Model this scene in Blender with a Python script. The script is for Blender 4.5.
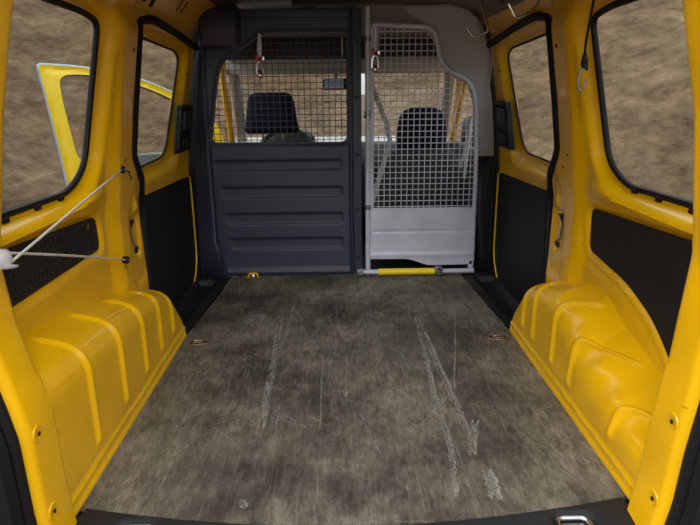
import bpy, bmesh, math, random
import numpy as np
from mathutils import Vector, Matrix
random.seed(4)
for o in list(bpy.data.objects): bpy.data.objects.remove(o)
S = bpy.context.scene
# ------------------------------------------------------------------ camera, sky, exposure
CAMP = (-.0251, 0, .8554); PITCH, YAW, ROLL, FPX = .2815, .0162, -.0101, 600.
fw = Vector((math.sin(YAW)*math.cos(PITCH), math.cos(YAW)*math.cos(PITCH), -math.sin(PITCH)))
rt = Vector((math.cos(YAW), -math.sin(YAW), 0)); up = rt.cross(fw)
r2 = rt*math.cos(ROLL)+up*math.sin(ROLL); u2 = -rt*math.sin(ROLL)+up*math.cos(ROLL)
cd = bpy.data.cameras.new('camera'); cam = bpy.data.objects.new('camera', cd); S.collection.objects.link(cam)
M4 = Matrix((r2, u2, -fw)).transposed().to_4x4(); M4.translation = Vector(CAMP); cam.matrix_world = M4
cd.sensor_width = 36; cd.sensor_fit = 'HORIZONTAL'; cd.lens = FPX/700*36; cd.clip_start = .02
S.camera = cam
W = bpy.data.worlds.new('sky'); S.world = W; W.use_nodes = True
bg = W.node_tree.nodes['Background']; bg.inputs[0].default_value = (.93, .96, 1, 1); bg.inputs[1].default_value = 1.5
def lamp(name, loc, target, sx, sy, watts, col=(1, 1, 1)):
    l = bpy.data.lights.new(name, 'AREA'); l.shape = 'RECTANGLE'; l.size = sx; l.size_y = sy; l.energy = watts; l.color = col
    o = bpy.data.objects.new(name, l); S.collection.objects.link(o); o.location = loc
    o.rotation_euler = (Vector(target)-Vector(loc)).to_track_quat('-Z', 'Y').to_euler(); return o
lamp('rear_fill', (.15, -.9, 2.2), (0, 1.9, .1), .9, .6, 24, (1, .97, .92))  # added fill light behind the camera, brightening the load area
sl = bpy.data.lights.new('sun', 'SUN'); sl.energy = 1.1; sl.angle = math.radians(25); sl.color = (1, .95, .88)
so_ = bpy.data.objects.new('sun', sl); S.collection.objects.link(so_); so_.rotation_euler = Vector((.80, .25, -.62)).to_track_quat('-Z', 'Y').to_euler()
S.view_settings.view_transform = 'Standard'; S.view_settings.look = 'None'
S.view_settings.exposure = .35; S.view_settings.gamma = 1; S.view_settings.use_curve_mapping = False

# ------------------------------------------------------------------ materials
def mat(name, col, rough=.5, metal=0, coat=0, bump=0, bscale=60, var=0, vscale=4, spec=.5, tint=None):
    m = bpy.data.materials.new(name); m.use_nodes = True; nt = m.node_tree; b = nt.nodes['Principled BSDF']
    b.inputs['Base Color'].default_value = (*col, 1); b.inputs['Roughness'].default_value = rough
    b.inputs['Metallic'].default_value = metal; b.inputs['Coat Weight'].default_value = coat
    b.inputs['Coat Roughness'].default_value = .08; b.inputs['Specular IOR Level'].default_value = spec
    tc = nt.nodes.new('ShaderNodeTexCoord')
    if var:
        n = nt.nodes.new('ShaderNodeTexNoise'); n.inputs['Scale'].default_value = vscale; n.inputs['Detail'].default_value = 6
        nt.links.new(tc.outputs['Object'], n.inputs['Vector'])
        r = nt.nodes.new('ShaderNodeValToRGB'); r.color_ramp.elements[0].position = .35; r.color_ramp.elements[1].position = .68
        t = tint or tuple(c*(1-var) for c in col)
        r.color_ramp.elements[0].color = (*t, 1); r.color_ramp.elements[1].color = (*col, 1)
        nt.links.new(n.outputs['Fac'], r.inputs['Fac']); nt.links.new(r.outputs['Color'], b.inputs['Base Color'])
    if bump:
        n2 = nt.nodes.new('ShaderNodeTexNoise'); n2.inputs['Scale'].default_value = bscale; n2.inputs['Detail'].default_value = 3
        nt.links.new(tc.outputs['Object'], n2.inputs['Vector'])
        bp = nt.nodes.new('ShaderNodeBump'); bp.inputs['Strength'].default_value = bump; bp.inputs['Distance'].default_value = .01
        nt.links.new(n2.outputs['Fac'], bp.inputs['Height']); nt.links.new(bp.outputs['Normal'], b.inputs['Normal'])
    return m
YEL = mat('yellow_paint', (.86, .475, .002), .28, coat=.32, spec=.4, bump=.05, bscale=5, var=.12, vscale=7)
YEL2 = mat('yellow_plastic', (.85, .62, .02), .4)
SLATE = mat('slate_plastic', (.028, .033, .057), .5, bump=.05, bscale=300)
BLACK = mat('black_plastic', (.013, .013, .015), .5, bump=.05, bscale=200, spec=.35)
HARD = mat('black_hardboard', (.012, .011, .012), .62, spec=.3, bump=.08, bscale=120, var=.2, vscale=20)
RUB = mat('black_rubber', (.007, .007, .008), .6, spec=.25)
GREY = mat('grey_trim', (.36, .36, .365), .6, bump=.05, bscale=200)
LGREY = mat('pale_grey_trim', (.42, .41, .40), .6)
GPAINT = mat('grey_gate_paint', (.56, .58, .68), .42, metal=.15, var=.18, vscale=9)
GWIRE = mat('pale_gate_wire', (.72, .74, .82), .4)
STEEL = mat('bright_steel', (.62, .62, .62), .25, metal=1)
DSTEEL = mat('dull_steel', (.30, .29, .28), .4, metal=.9, var=.3, vscale=40)
COPPER = mat('worn_ring_bezel', (.34, .20, .13), .4, metal=.6, var=.4, vscale=60)
RED = mat('red_plastic', (.5, .02, .02), .4)
CLOTH = mat('navy_cloth', (.009, .010, .026), .9, spec=.15, bump=.3, bscale=250, var=.3, vscale=50)
CLOTHG = mat('charcoal_cloth', (.035, .035, .045), .9, bump=.3, bscale=250)
CORD = mat('pale_cord', (.55, .52, .44), .6)
HOLE = mat('dark_hole', (.006, .005, .004), .8)
LINER = mat('brown_roof_board', (.105, .058, .030), .32, coat=.2, var=.3, vscale=3)
HEADL = mat('grey_headliner', (.24, .21, .19), .9, bump=.1, bscale=300)
SCRAPE = mat('bare_paint_scrape', (.12, .08, .04), .7)
WHITE = mat('white_panel', (.75, .80, .88), .4)
def clear(name, tint, gl=.08):
    m = bpy.data.materials.new(name); m.use_nodes = True; nt = m.node_tree; nt.nodes.remove(nt.nodes['Principled BSDF'])
    out = nt.nodes['Material Output']; t = nt.nodes.new('ShaderNodeBsdfTransparent'); t.inputs[0].default_value = (*tint, 1)
    g = nt.nodes.new('ShaderNodeBsdfGlossy'); g.inputs['Roughness'].default_value = .03
    mx = nt.nodes.new('ShaderNodeMixShader'); mx.inputs[0].default_value = gl
    nt.links.new(t.outputs[0], mx.inputs[1]); nt.links.new(g.outputs[0], mx.inputs[2]); nt.links.new(mx.outputs[0], out.inputs[0]); return m
GLASS = clear('window_glass', (.90, .92, .91), .04)
WIREM = mat('dark_wire', (.11, .11, .12), .4)
CAV = mat('cavity_brown', (.07, .05, .04), .6, var=.5, vscale=25)
CLEARP = mat('clear_plastic', (.55, .54, .56), .2); CLEARP.node_tree.nodes['Principled BSDF'].inputs['Alpha'].default_value = .5

def mat_floor():
    m = bpy.data.materials.new('worn_floor_board'); m.use_nodes = True; nt = m.node_tree; L = nt.links.new; b = nt.nodes['Principled BSDF']
    N = nt.nodes.new; tc = N('ShaderNodeTexCoord')
    def noise(scale, sc=(1, 1, 1), det=6, rough=.6):
        mp = N('ShaderNodeMapping'); mp.inputs['Scale'].default_value = sc; L(tc.outputs['Object'], mp.inputs['Vector'])
        n = N('ShaderNodeTexNoise'); n.inputs['Scale'].default_value = scale; n.inputs['Detail'].default_value = det
        n.inputs['Roughness'].default_value = rough; L(mp.outputs[0], n.inputs['Vector']); return n.outputs['Fac']
    def ramp(src, p0, p1, c0, c1):
        r = N('ShaderNodeValToRGB'); e = r.color_ramp.elements; e[0].position = p0; e[1].position = p1
        e[0].color = (*c0, 1); e[1].color = (*c1, 1); L(src, r.inputs['Fac']); return r.outputs['Color']
    def mix(kind, fac, a, c):
        x = N('ShaderNodeMix'); x.data_type = 'RGBA'; x.blend_type = kind
        if isinstance(fac, float): x.inputs[0].default_value = fac
        else: L(fac, x.inputs[0])
        L(a, x.inputs[6]) if not isinstance(a, tuple) else setattr(x.inputs[6], 'default_value', (*a, 1))
        L(c, x.inputs[7]) if not isinstance(c, tuple) else setattr(x.inputs[7], 'default_value', (*c, 1))
        return x.outputs[2]
    base = ramp(noise(2.1, (1, .9, 1), 9, .68), .40, .60, (.060, .050, .040), (.205, .185, .145))
    fine = mix('MULTIPLY', 1., ramp(noise(26, (1, .3, 1), 9, .85), .36, .64, (.50, .49, .48), (1.45, 1.44, 1.40)), ramp(noise(95, (1, .25, 1), 5, .8), .36, .64, (.65, .65, .65), (1.35, 1.34, 1.32)))
    c = mix('MULTIPLY', 1., base, fine)
    st = ramp(noise(11, (9, .35, 1), 8, .8), .56, .68, (0, 0, 0), (.65, .65, .65))
    c = mix('MIX', st, c, (.27, .26, .225))
    st2 = ramp(noise(9, (.6, 14, 1), 8, .8), .59, .70, (0, 0, 0), (.45, .45, .45))
    c = mix('MIX', st2, c, (.30, .29, .25))
    dst = ramp(noise(6, (6, .5, 1), 6, .75), .58, .72, (0, 0, 0), (.6, .6, .6))
    c = mix('MIX', dst, c, (.040, .033, .026))
    sp = ramp(noise(75, (1, 1, 1), 4, .75), .63, .72, (0, 0, 0), (.4, .4, .4))
    c = mix('MIX', sp, c, (.42, .40, .35))
    dk = ramp(noise(4.2, (1, .6, 1), 9, .72), .56, .70, (0, 0, 0), (.75, .75, .75))
    c = mix('MIX', dk, c, (.026, .021, .017))
    def wave(ang):
        mp = N('ShaderNodeMapping'); mp.inputs['Rotation'].default_value = (0, 0, ang); L(tc.outputs['Object'], mp.inputs['Vector'])
        w = N('ShaderNodeTexWave'); w.inputs['Scale'].default_value = 58; L(mp.outputs[0], w.inputs['Vector']); return w.outputs['Color']
    wv = mix('MULTIPLY', 1., wave(.62), wave(-.62))
    c = mix('MULTIPLY', 1., c, mix('MIX', .45, (1.06, 1.06, 1.06), mix('ADD', 1., (.55, .55, .55), wv)))
    L(c, b.inputs['Base Color']); b.inputs['Roughness'].default_value = .62; b.inputs['Specular IOR Level'].default_value = .35
    bp = N('ShaderNodeBump'); bp.inputs['Strength'].default_value = .35; bp.inputs['Distance'].default_value = .002
    L(wv, bp.inputs['Height']); L(bp.outputs[0], b.inputs['Normal']); return m
FLOORM = mat_floor()
def dirty(m, col, lo, hi, scale, amt):
    nt = m.node_tree; b = nt.nodes['Principled BSDF']; src = b.inputs['Base Color'].links[0].from_socket; N = nt.nodes.new; L = nt.links.new
    tc = N('ShaderNodeTexCoord'); n = N('ShaderNodeTexNoise'); n.inputs['Scale'].default_value = scale; n.inputs['Detail'].default_value = 8; n.inputs['Roughness'].default_value = .7
    mp = N('ShaderNodeMapping'); mp.inputs['Scale'].default_value = (1.6, .5, 1.6); L(tc.outputs['Object'], mp.inputs['Vector']); L(mp.outputs[0], n.inputs['Vector'])
    r = N('ShaderNodeValToRGB'); r.color_ramp.elements[0].position = lo; r.color_ramp.elements[1].position = hi
    r.color_ramp.elements[0].color = (0, 0, 0, 1); r.color_ramp.elements[1].color = (amt, amt, amt, 1); L(n.outputs['Fac'], r.inputs['Fac'])
    x = N('ShaderNodeMix'); x.data_type = 'RGBA'; L(r.outputs[0], x.inputs[0]); L(src, x.inputs[6]); x.inputs[7].default_value = (*col, 1); L(x.outputs[2], b.inputs['Base Color'])
dirty(YEL, (.16, .09, .02), .68, .76, 14, .75)
dirty(GPAINT, (.10, .09, .08), .66, .78, 12, .5)
dirty(HARD, (.10, .09, .08), .74, .78, 26, .5)

def mat_scuff():
    m = bpy.data.materials.new('chalky_scuff'); m.use_nodes = True; nt = m.node_tree; L = nt.links.new; b = nt.nodes['Principled BSDF']
    b.inputs['Base Color'].default_value = (.40, .385, .34, 1); b.inputs['Roughness'].default_value = .8
    tc = nt.nodes.new('ShaderNodeTexCoord'); n = nt.nodes.new('ShaderNodeTexNoise'); n.inputs['Scale'].default_value = 45; n.inputs['Detail'].default_value = 8; n.inputs['Roughness'].default_value = .75
    mp = nt.nodes.new('ShaderNodeMapping'); mp.inputs['Scale'].default_value = (1, .35, 1); L(tc.outputs['Object'], mp.inputs['Vector']); L(mp.outputs[0], n.inputs['Vector']); r = nt.nodes.new('ShaderNodeValToRGB')
    r.color_ramp.elements[0].position = .33; r.color_ramp.elements[1].position = .62
    r.color_ramp.elements[1].color = (.80, .70, .70, 1)
    L(n.outputs['Fac'], r.inputs['Fac']); L(r.outputs['Color'], b.inputs['Alpha']); return m
SCUFF = mat_scuff()

def mat_earth():
    m = bpy.data.materials.new('sandy_earth'); m.use_nodes = True; nt = m.node_tree; L = nt.links.new; b = nt.nodes['Principled BSDF']
    tc = nt.nodes.new('ShaderNodeTexCoord')
    def nz(s, sc=(1, 1, 1), d=8):
        mp = nt.nodes.new('ShaderNodeMapping'); mp.inputs['Scale'].default_value = sc; L(tc.outputs['Object'], mp.inputs['Vector'])
        n = nt.nodes.new('ShaderNodeTexNoise'); n.inputs['Scale'].default_value = s; n.inputs['Detail'].default_value = d
        n.inputs['Roughness'].default_value = .65; L(mp.outputs[0], n.inputs['Vector']); return n.outputs['Fac']
    r = nt.nodes.new('ShaderNodeValToRGB'); e = r.color_ramp.elements
    e[0].position = .33; e[0].color = (.12, .082, .050, 1); e[1].position = .62; e[1].color = (.245, .170, .104, 1)
    k = e.new(.75); k.color = (.35, .262, .175, 1)
    L(nz(1.6, (1, 1, 2.4)), r.inputs['Fac'])
    x = nt.nodes.new('ShaderNodeMix'); x.data_type = 'RGBA'; x.blend_type = 'MULTIPLY'; x.inputs[0].default_value = .8
    r2_ = nt.nodes.new('ShaderNodeValToRGB'); r2_.color_ramp.elements[0].position = .35; r2_.color_ramp.elements[1].position = .6
    r2_.color_ramp.elements[0].color = (.55, .52, .5, 1); r2_.color_ramp.elements[1].color = (1.1, 1.1, 1.1, 1)
    L(nz(7, (1, 1, 2)), r2_.inputs['Fac']); L(r.outputs[0], x.inputs[6]); L(r2_.outputs[0], x.inputs[7]); L(x.outputs[2], b.inputs['Base Color'])
    b.inputs['Roughness'].default_value = .95; b.inputs['Specular IOR Level'].default_value = .1
    bp = nt.nodes.new('ShaderNodeBump'); bp.inputs['Strength'].default_value = .8; bp.inputs['Distance'].default_value = .12
    L(nz(4, (1, 1, 1.6)), bp.inputs['Height']); L(bp.outputs[0], b.inputs['Normal']); return m
EARTH = mat_earth()

# ------------------------------------------------------------------ helpers
def link(name, me, m, parent=None, smooth=True, split=35):
    me.materials.append(m); o = bpy.data.objects.new(name, me); S.collection.objects.link(o)
    if smooth:
        for p in me.polygons: p.use_smooth = True
        if split:
            e = o.modifiers.new('edges', 'EDGE_SPLIT'); e.split_angle = math.radians(split)
    if parent is not None: o.parent = parent; o.matrix_parent_inverse = Matrix.Translation(-parent.location)
    return o
def tag(o, label=None, cat=None, group=None, kind=None):
    if label: o['label'] = label
    if cat: o['category'] = cat
    if group: o['group'] = group
    if kind: o['kind'] = kind
    return o
def empty(name, loc, label=None, cat=None, group=None, kind=None):
    o = bpy.data.objects.new(name, None); S.collection.objects.link(o); o.location = loc; o.empty_display_size = .05
    return tag(o, label, cat, group, kind)
def obj(name, bm, m, parent=None, smooth=True, split=35):
    bmesh.ops.recalc_face_normals(bm, faces=bm.faces)
    me = bpy.data.meshes.new(name); bm.to_mesh(me); bm.free(); return link(name, me, m, parent, smooth, split)
def box(bm, c, h, bev=0, rot=None):
    r = bmesh.ops.create_cube(bm, size=1); vs = r['verts']
    bmesh.ops.scale(bm, verts=vs, vec=Vector(h)*2)
    if bev:
        es = list({e for v in vs for e in v.link_edges})
        rr = bmesh.ops.bevel(bm, geom=es, offset=bev, segments=3, profile=.5, affect='EDGES')
        vs = list({v for f in rr['faces'] for v in f.verts} | {v for v in vs if v.is_valid})
        seen = set(vs); st = list(vs)
        while st:
            v = st.pop()
            for e in v.link_edges:
                w = e.other_vert(v)
                if w not in seen: seen.add(w); st.append(w)
        vs = list(seen)
    if rot is not None: bmesh.ops.rotate(bm, verts=vs, cent=(0, 0, 0), matrix=rot)
    bmesh.ops.translate(bm, verts=vs, vec=Vector(c))
def tube(bm, pts, r, n=10, closed=False, flat=1.0, axis=None):
    P = [Vector(p) for p in pts]; k = len(P); rings = []; prev = None
    for i in range(k):
        a = P[(i-1) % k] if (closed or i) else P[0]; b = P[(i+1) % k] if (closed or i < k-1) else P[-1]
        t = (b-a).normalized()
        if prev is None: nrm = t.orthogonal().normalized() if axis is None else (Vector(axis)-t*t.dot(Vector(axis))).normalized()
        else: nrm = (prev-t*prev.dot(t)).normalized()
        prev = nrm; bn = t.cross(nrm); rr = r[i] if isinstance(r, (list, tuple)) else r
        rings.append([bm.verts.new(P[i]+nrm*math.cos(2*math.pi*j/n)*rr+bn*math.sin(2*math.pi*j/n)*rr*flat) for j in range(n)])
    for i in range(k if closed else k-1):
        A, B = rings[i], rings[(i+1) % k]
        for j in range(n): bm.faces.new((A[j], A[(j+1) % n], B[(j+1) % n], B[j]))
    if not closed: bm.faces.new(rings[0]); bm.faces.new(rings[-1][::-1])
def cyl(bm, c, d, r, L, n=20):
    d = Vector(d).normalized(); tube(bm, [Vector(c)-d*L/2, Vector(c)+d*L/2], r, n)
def lathe(bm, c, d, prof, n=20):
    d = Vector(d).normalized(); a = d.orthogonal().normalized(); b = d.cross(a); rings = []
    for (r, h) in prof:
        rings.append([bm.verts.new(Vector(c)+d*h+(a*math.cos(2*math.pi*j/n)+b*math.sin(2*math.pi*j/n))*max(r, 1e-4)) for j in range(n)])
    for A, B in zip(rings, rings[1:]):
        for j in range(n): bm.faces.new((A[j], A[(j+1) % n], B[(j+1) % n], B[j]))
    bm.faces.new(rings[0]); bm.faces.new(rings[-1][::-1])
def loft(bm, secs, n=32, p=3.5):
    """secs: (cx,cy,cz,hx,hy[,tilt]) superellipse sections stacked upwards"""
    rings = []
    for s in secs:
        cx, cy, cz, hx, hy = s[:5]; ring = []
        for j in range(n):
            a = 2*math.pi*j/n; c, q = math.cos(a), math.sin(a)
            ring.append(bm.verts.new((cx+hx*math.copysign(abs(c)**(2/p), c), cy+hy*math.copysign(abs(q)**(2/p), q), cz)))
        rings.append(ring)
    for A, B in zip(rings, rings[1:]):
        for j in range(n): bm.faces.new((A[j], A[(j+1) % n], B[(j+1) % n], B[j]))
    bm.faces.new(rings[0][::-1]); bm.faces.new(rings[-1])
def fillet(pts, r, n=6, closed=True):
    """round polygon corners; r scalar or per point; works in 2D and 3D"""
    P = [np.array(p, float) for p in pts]; out = []; k = len(P)
    for i in range(k):
        if not closed and i in (0, k-1): out.append(P[i]); continue
        a, b, c = P[i-1], P[i], P[(i+1) % k]; rr = r[i] if isinstance(r, (list, tuple)) else r
        u, v = a-b, c-b; lu, lv = np.linalg.norm(u), np.linalg.norm(v); d = min(rr, lu*.48, lv*.48)
        if d < 1e-4: out.append(b); continue
        s, e = b+u/lu*d, b+v/lv*d
        for q in range(n+1):
            t = q/n; out.append((1-t)**2*s+2*t*(1-t)*b+t*t*e)
    return [tuple(float(x) for x in p) for p in out]
def sdpoly(pts):
    P = np.array(pts, float)
    def f(u, v):
        sh = np.shape(u); p = np.stack([np.ravel(u), np.ravel(v)], -1); d = np.full(len(p), 1e9); s = np.zeros(len(p), bool)
        for i in range(len(P)):
            a, b = P[i], P[(i+1) % len(P)]; e = b-a
            if e@e < 1e-14: continue
            w = p-a; t = np.clip((w@e)/(e@e), 0, 1); q = w-t[:, None]*e; d = np.minimum(d, (q*q).sum(1))
            c = (a[1] > p[:, 1]) != (b[1] > p[:, 1])
            xi = a[0]+(p[:, 1]-a[1])*e[0]/(e[1] if abs(e[1]) > 1e-12 else 1e-12); s ^= c & (p[:, 0] < xi)
        d = np.sqrt(d); return np.where(s, -d, d).reshape(sh)
    return f
def sm(x, a, b):
    t = np.clip((x-a)/(b-a), 0, 1); return t*t*(3-2*t)
def sheet(name, m, rng, step, keep, pos, back, parent=None, split=50):
    """grid sheet of (u,v) cut to keep(u,v)<0, placed by pos(u,v), given thickness by vector back"""
    u = np.arange(rng[0], rng[1]+step*.5, step); v = np.arange(rng[2], rng[3]+step*.5, step)
    U, V = np.meshgrid(u, v, indexing='ij'); nu, nv = U.shape
    Uc = (U[:-1, :-1]+U[1:, 1:])/2; Vc = (V[:-1, :-1]+V[1:, 1:])/2; K = keep(Uc, Vc) < 0
    pad = np.zeros((nu+1, nv+1), int); pad[1:-1, 1:-1] = K
    cnt = pad[:-1, :-1]+pad[1:, :-1]+pad[:-1, 1:]+pad[1:, 1:]
    bd = (cnt > 0) & (cnt < 4)
    bu, bv = U[bd], V[bd]
    for _ in range(4):
        h = 1e-4; d = keep(bu, bv); gx = (keep(bu+h, bv)-d)/h; gy = (keep(bu, bv+h)-d)/h
        g = np.maximum(np.hypot(gx, gy), .5); dd = np.clip(d, -step*1.2, step*1.2)
        bu = bu-dd*gx/g; bv = bv-dd*gy/g
    U[bd] = bu; V[bd] = bv
    use = cnt > 0; idx = -np.ones(U.shape, int); idx[use] = np.arange(use.sum())
    X = pos(U[use], V[use]); n = len(X)
    q = np.stack([idx[:-1, :-1][K], idx[1:, :-1][K], idx[1:, 1:][K], idx[:-1, 1:][K]], -1)
    nrm = np.cross(X[q[:, 1]]-X[q[:, 0]], X[q[:, 3]]-X[q[:, 0]]).sum(0)
    if nrm@np.array(back) > 0: q = q[:, ::-1]
    E = {}
    for f in q.tolist():
        for a, b in zip(f, f[1:]+f[:1]):
            if (b, a) in E: del E[(b, a)]
            else: E[(a, b)] = 1
    faces = q.tolist()+(q[:, ::-1]+n).tolist()+[[b, a, a+n, b+n] for a, b in E]
    verts = np.vstack([X, X+np.array(back)])
    me = bpy.data.meshes.new(name); me.from_pydata(verts.tolist(), [], faces); me.update()
    return link(name, me, m, parent, True, split)
def prism(bm, pts, back):
    a = [bm.verts.new(p) for p in pts]; b = [bm.verts.new(Vector(p)+Vector(back)) for p in pts]
    bm.faces.new(a); bm.faces.new(b[::-1]); k = len(a)
    for i in range(k): bm.faces.new((a[i], a[(i+1) % k], b[(i+1) % k], b[i]))
def interp(xs, ys): return lambda t: np.interp(t, xs, ys)
def copy_tree(o, loc=None, label=None, parent=None):
    c = o.copy(); S.collection.objects.link(c)
    if parent is not None: c.parent = parent
    if loc is not None: c.location = loc
    if label: c['label'] = label
    for ch in list(o.children): copy_tree(ch, parent=c)
    return c

# ------------------------------------------------------------------ the ground and the earth bank around the van
def ground():
    n = 150; xs = np.linspace(-15, 15, n); ys = np.linspace(-14, 17, n); X, Y = np.meshgrid(xs, ys, indexing='ij')
    d = np.where(Y > 3, np.hypot(X, Y-3), np.abs(X)); d = d + .35*np.sin(Y*.9+X*.4)+.2*np.sin(Y*2.3)
    rs = np.random.RandomState(2); nz = rs.randn(n, n)
    for _ in range(2): nz = (nz+np.roll(nz, 1, 0)+np.roll(nz, -1, 0)+np.roll(nz, 1, 1)+np.roll(nz, -1, 1))/5
    Z = -.58+3.0*sm(d, 3.4, 7.5)+.10*nz*sm(d, 2.2, 3.4)
    v = np.stack([X, Y, Z], -1).reshape(-1, 3)
    i = np.arange(n*n).reshape(n, n); q = np.stack([i[:-1, :-1], i[1:, :-1], i[1:, 1:], i[:-1, 1:]], -1).reshape(-1, 4)
    me = bpy.data.meshes.new('ground'); me.from_pydata(v.tolist(), [], q.tolist())
    return tag(link('ground', me, EARTH, split=0), kind='structure')
ground()

# ------------------------------------------------------------------ load floor
Y0, YB = 1.10, 2.737
def rear(x): return 1.03+.07*(np.array(x)/.585)**2
fl = [(x, float(rear(x))) for x in np.linspace(-.592, .592, 25)]+[(.590, 2.02), (.545, 2.745), (-.535, 2.745), (-.590, 2.02)]
tag(sheet('floor', FLOORM, (-.63, .63, 1.0, 2.76), .03, sdpoly(fl), lambda u, v: np.stack([u, v, 0*u], -1), (0, 0, -.012)), kind='structure')
FL = bpy.data.objects['floor']
bm = bmesh.new(); box(bm, (0, 1.9, -.065), (.74, .96, .02)); tag(obj('underfloor', bm, BLACK), kind='structure')
# scuffs rubbed into the mat
def ribbon(bm, pts, w, z=.0008):
    P = [Vector((p[0], p[1], z)) for p in pts]; L = []
    for i, p in enumerate(P):
        t = (P[min(i+1, len(P)-1)]-P[max(i-1, 0)]).normalized(); nn = Vector((-t.y, t.x, 0)); ww = w*(.5+.5*math.sin(math.pi*(i+.6)/(len(P)+.2)))*random.uniform(.8, 1.15)
        L.append((bm.verts.new(p+nn*ww), bm.verts.new(p-nn*ww)))
    for a, b in zip(L, L[1:]): bm.faces.new((a[0], a[1], b[1], b[0]))
def seg(a, b, n=10, wob=.003):
    return [(a[0]+(b[0]-a[0])*i/n+random.uniform(-wob, wob), a[1]+(b[1]-a[1])*i/n) for i in range(n+1)]
SCR = [
    ([(-0.261, 2.193), (-0.248, 1.741), (-0.241, 1.396)], 0.01),
    ([(-0.216, 2.337), (-0.224, 2.070), (-0.247, 1.700)], 0.006),
    ([(0.266, 2.191), (0.255, 1.833), (0.244, 1.549), (0.242, 1.450), (0.243, 1.319), (0.232, 1.204), (0.221, 1.108)], 0.008),
    ([(0.268, 2.170), (0.289, 1.659), (0.293, 1.474), (0.296, 1.354)], 0.01),
    ([(0.329, 1.421), (0.286, 1.262)], 0.01),
    ([(0.453, 2.368), (0.300, 1.553)], 0.004),
    ([(-0.088, 1.801), (-0.085, 1.377)], 0.003),
    ([(-0.012, 1.836), (-0.016, 1.480)], 0.003),
    ([(0.152, 1.953), (0.314, 2.066)], 0.002),
    ([(-0.031, 2.248), (0.083, 1.983)], 0.002),
    ([(0.302, 2.375), (0.301, 2.189)], 0.004),
    ([(-0.198, 2.373), (-0.071, 2.319)], 0.002),
    ([(0.309, 1.202), (0.305, 1.096)], 0.012),
    ([(-0.251, 1.113), (-0.239, 1.090)], 0.012)
]
bm = bmesh.new()
for pts, w in SCR:
    path = []
    for a, b in zip(pts, pts[1:]): path += seg(a, b, 8)[:-1]
    path.append(pts[-1])
    if w < .005: ribbon(bm, path, w*.6)
    else:
        for k in range(8):
            o = random.uniform(-w, w); i0, i1 = sorted(random.sample(range(len(path)), 2)) if k > 1 else (0, len(path)-1)
            if i1-i0 > 2: ribbon(bm, [(p[0]+o+random.uniform(-.001, .001), p[1]) for p in path[i0:i1+1]], w*random.uniform(.2, .6))
for _ in range(110):
    x, y = random.uniform(-.5, .5), random.uniform(1.25, 2.6); a = random.gauss(math.pi/2, .5); l = random.uniform(.04, .22)
    ribbon(bm, seg((x, y), (x+l*math.cos(a), y+l*math.sin(a)), 6, .001), random.uniform(.0005, .0015))
tag(obj('scuff_marks', bm, SCUFF, FL, False), kind='stuff')

# rear sill
def sillz(u, v): return -.004-.02*sm(1.06-v, .02, .14)+.004*sm(v, 1.02, 1.06)
ring_sd = [sdpoly(fillet([(cx-.045, 1.00), (cx+.045, 1.00), (cx+.045, 1.055), (cx-.045, 1.055)], .02)) for cx in (-.45, .45)]
tag(sheet('trim_1', BLACK, (-.62, .62, .88, 1.14), .008, sdpoly([(-.60, .90), (.60, .90), (.585, 1.06)]+[(x, float(rear(x))-.002) for x in np.linspace(.575, -.575, 21)]+[(-.585, 1.06)]),
    lambda u, v: np.stack([u, v, sillz(u, v)-.012*sum(1-sm(f(u, v), -.008, .004) for f in ring_sd)], -1), (0, 0, -.02)), kind='structure')

# ------------------------------------------------------------------ side walls
WB = interp([-.1, .5, .62, .8, 1.0, 1.07, 1.10, 1.165, 1.19, 1.21], [.70, .70, .685, .660, .625, .612, .60, .55, .50, .40])
WIN = fillet([(1.02, .615), (1.54, .607), (1.645, .66), (1.70, 1.03), (1.60, 1.045), (1.02, 1.06)], [.01, .09, .06, .035, .05, .01])
OPEN = fillet([(2.03, -.06), (2.025, .1), (2.03, .32), (2.075, .50), (1.925, .655), (1.925, .87), (1.955, 1.06), (2.11, 1.088), (2.80, 1.03), (2.80, -.06)],
              [0, .05, .1, .1, .1, .1, .06, .08, 0, 0])
VENT = {-1: fillet([(1.10, .425), (1.66, .425), (1.655, .525), (1.10, .56)], [0, .03, .04, 0]),
        1: fillet([(1.08, .15), (1.21, .265), (1.30, .325), (1.44, .37), (1.69, .395), (1.70, .52), (1.08, .555)], [0, .05, .05, .06, .03, .03, 0])}
sdW, sdO = sdpoly(WIN), sdpoly(OPEN); sdV = {s: sdpoly(VENT[s]) for s in VENT}
ZF = {-1: interp([.95, 1.65, 1.67], [.325, .268, .265]), 1: interp([.95, 1.05, 1.2, 1.27, 1.41, 1.53, 1.65], [.11, .12, .135, .145, .175, .235, .268])}
DZ = {-1: interp([.95, 1.2, 1.4, 1.75, 1.97], [.06, .06, .055, .006, .02]), 1: interp([1., 1.1, 1.22, 1.36, 1.51, 1.72, 2.0], [0, .03, .09, .10, .085, .012, .02])}
YE = 2.032
def zf(s, y):
    y = np.asarray(y, float); e = np.sqrt(np.clip(1-((np.maximum(y, 1.65)-1.65)/(YE-1.65))**2, 0, 1)); return ZF[s](y)*e
def zt(s, y): return zf(s, y)+DZ[s](y)
LOCK = sdpoly(fillet([(1.855, .36), (1.93, .33), (1.965, .36), (1.965, .47), (1.875, .47)], .015))
LOCKO = sdpoly(fillet([(1.83, .25), (1.97, .25), (1.99, .50), (1.95, .62), (1.84, .50)], .05))
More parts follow.
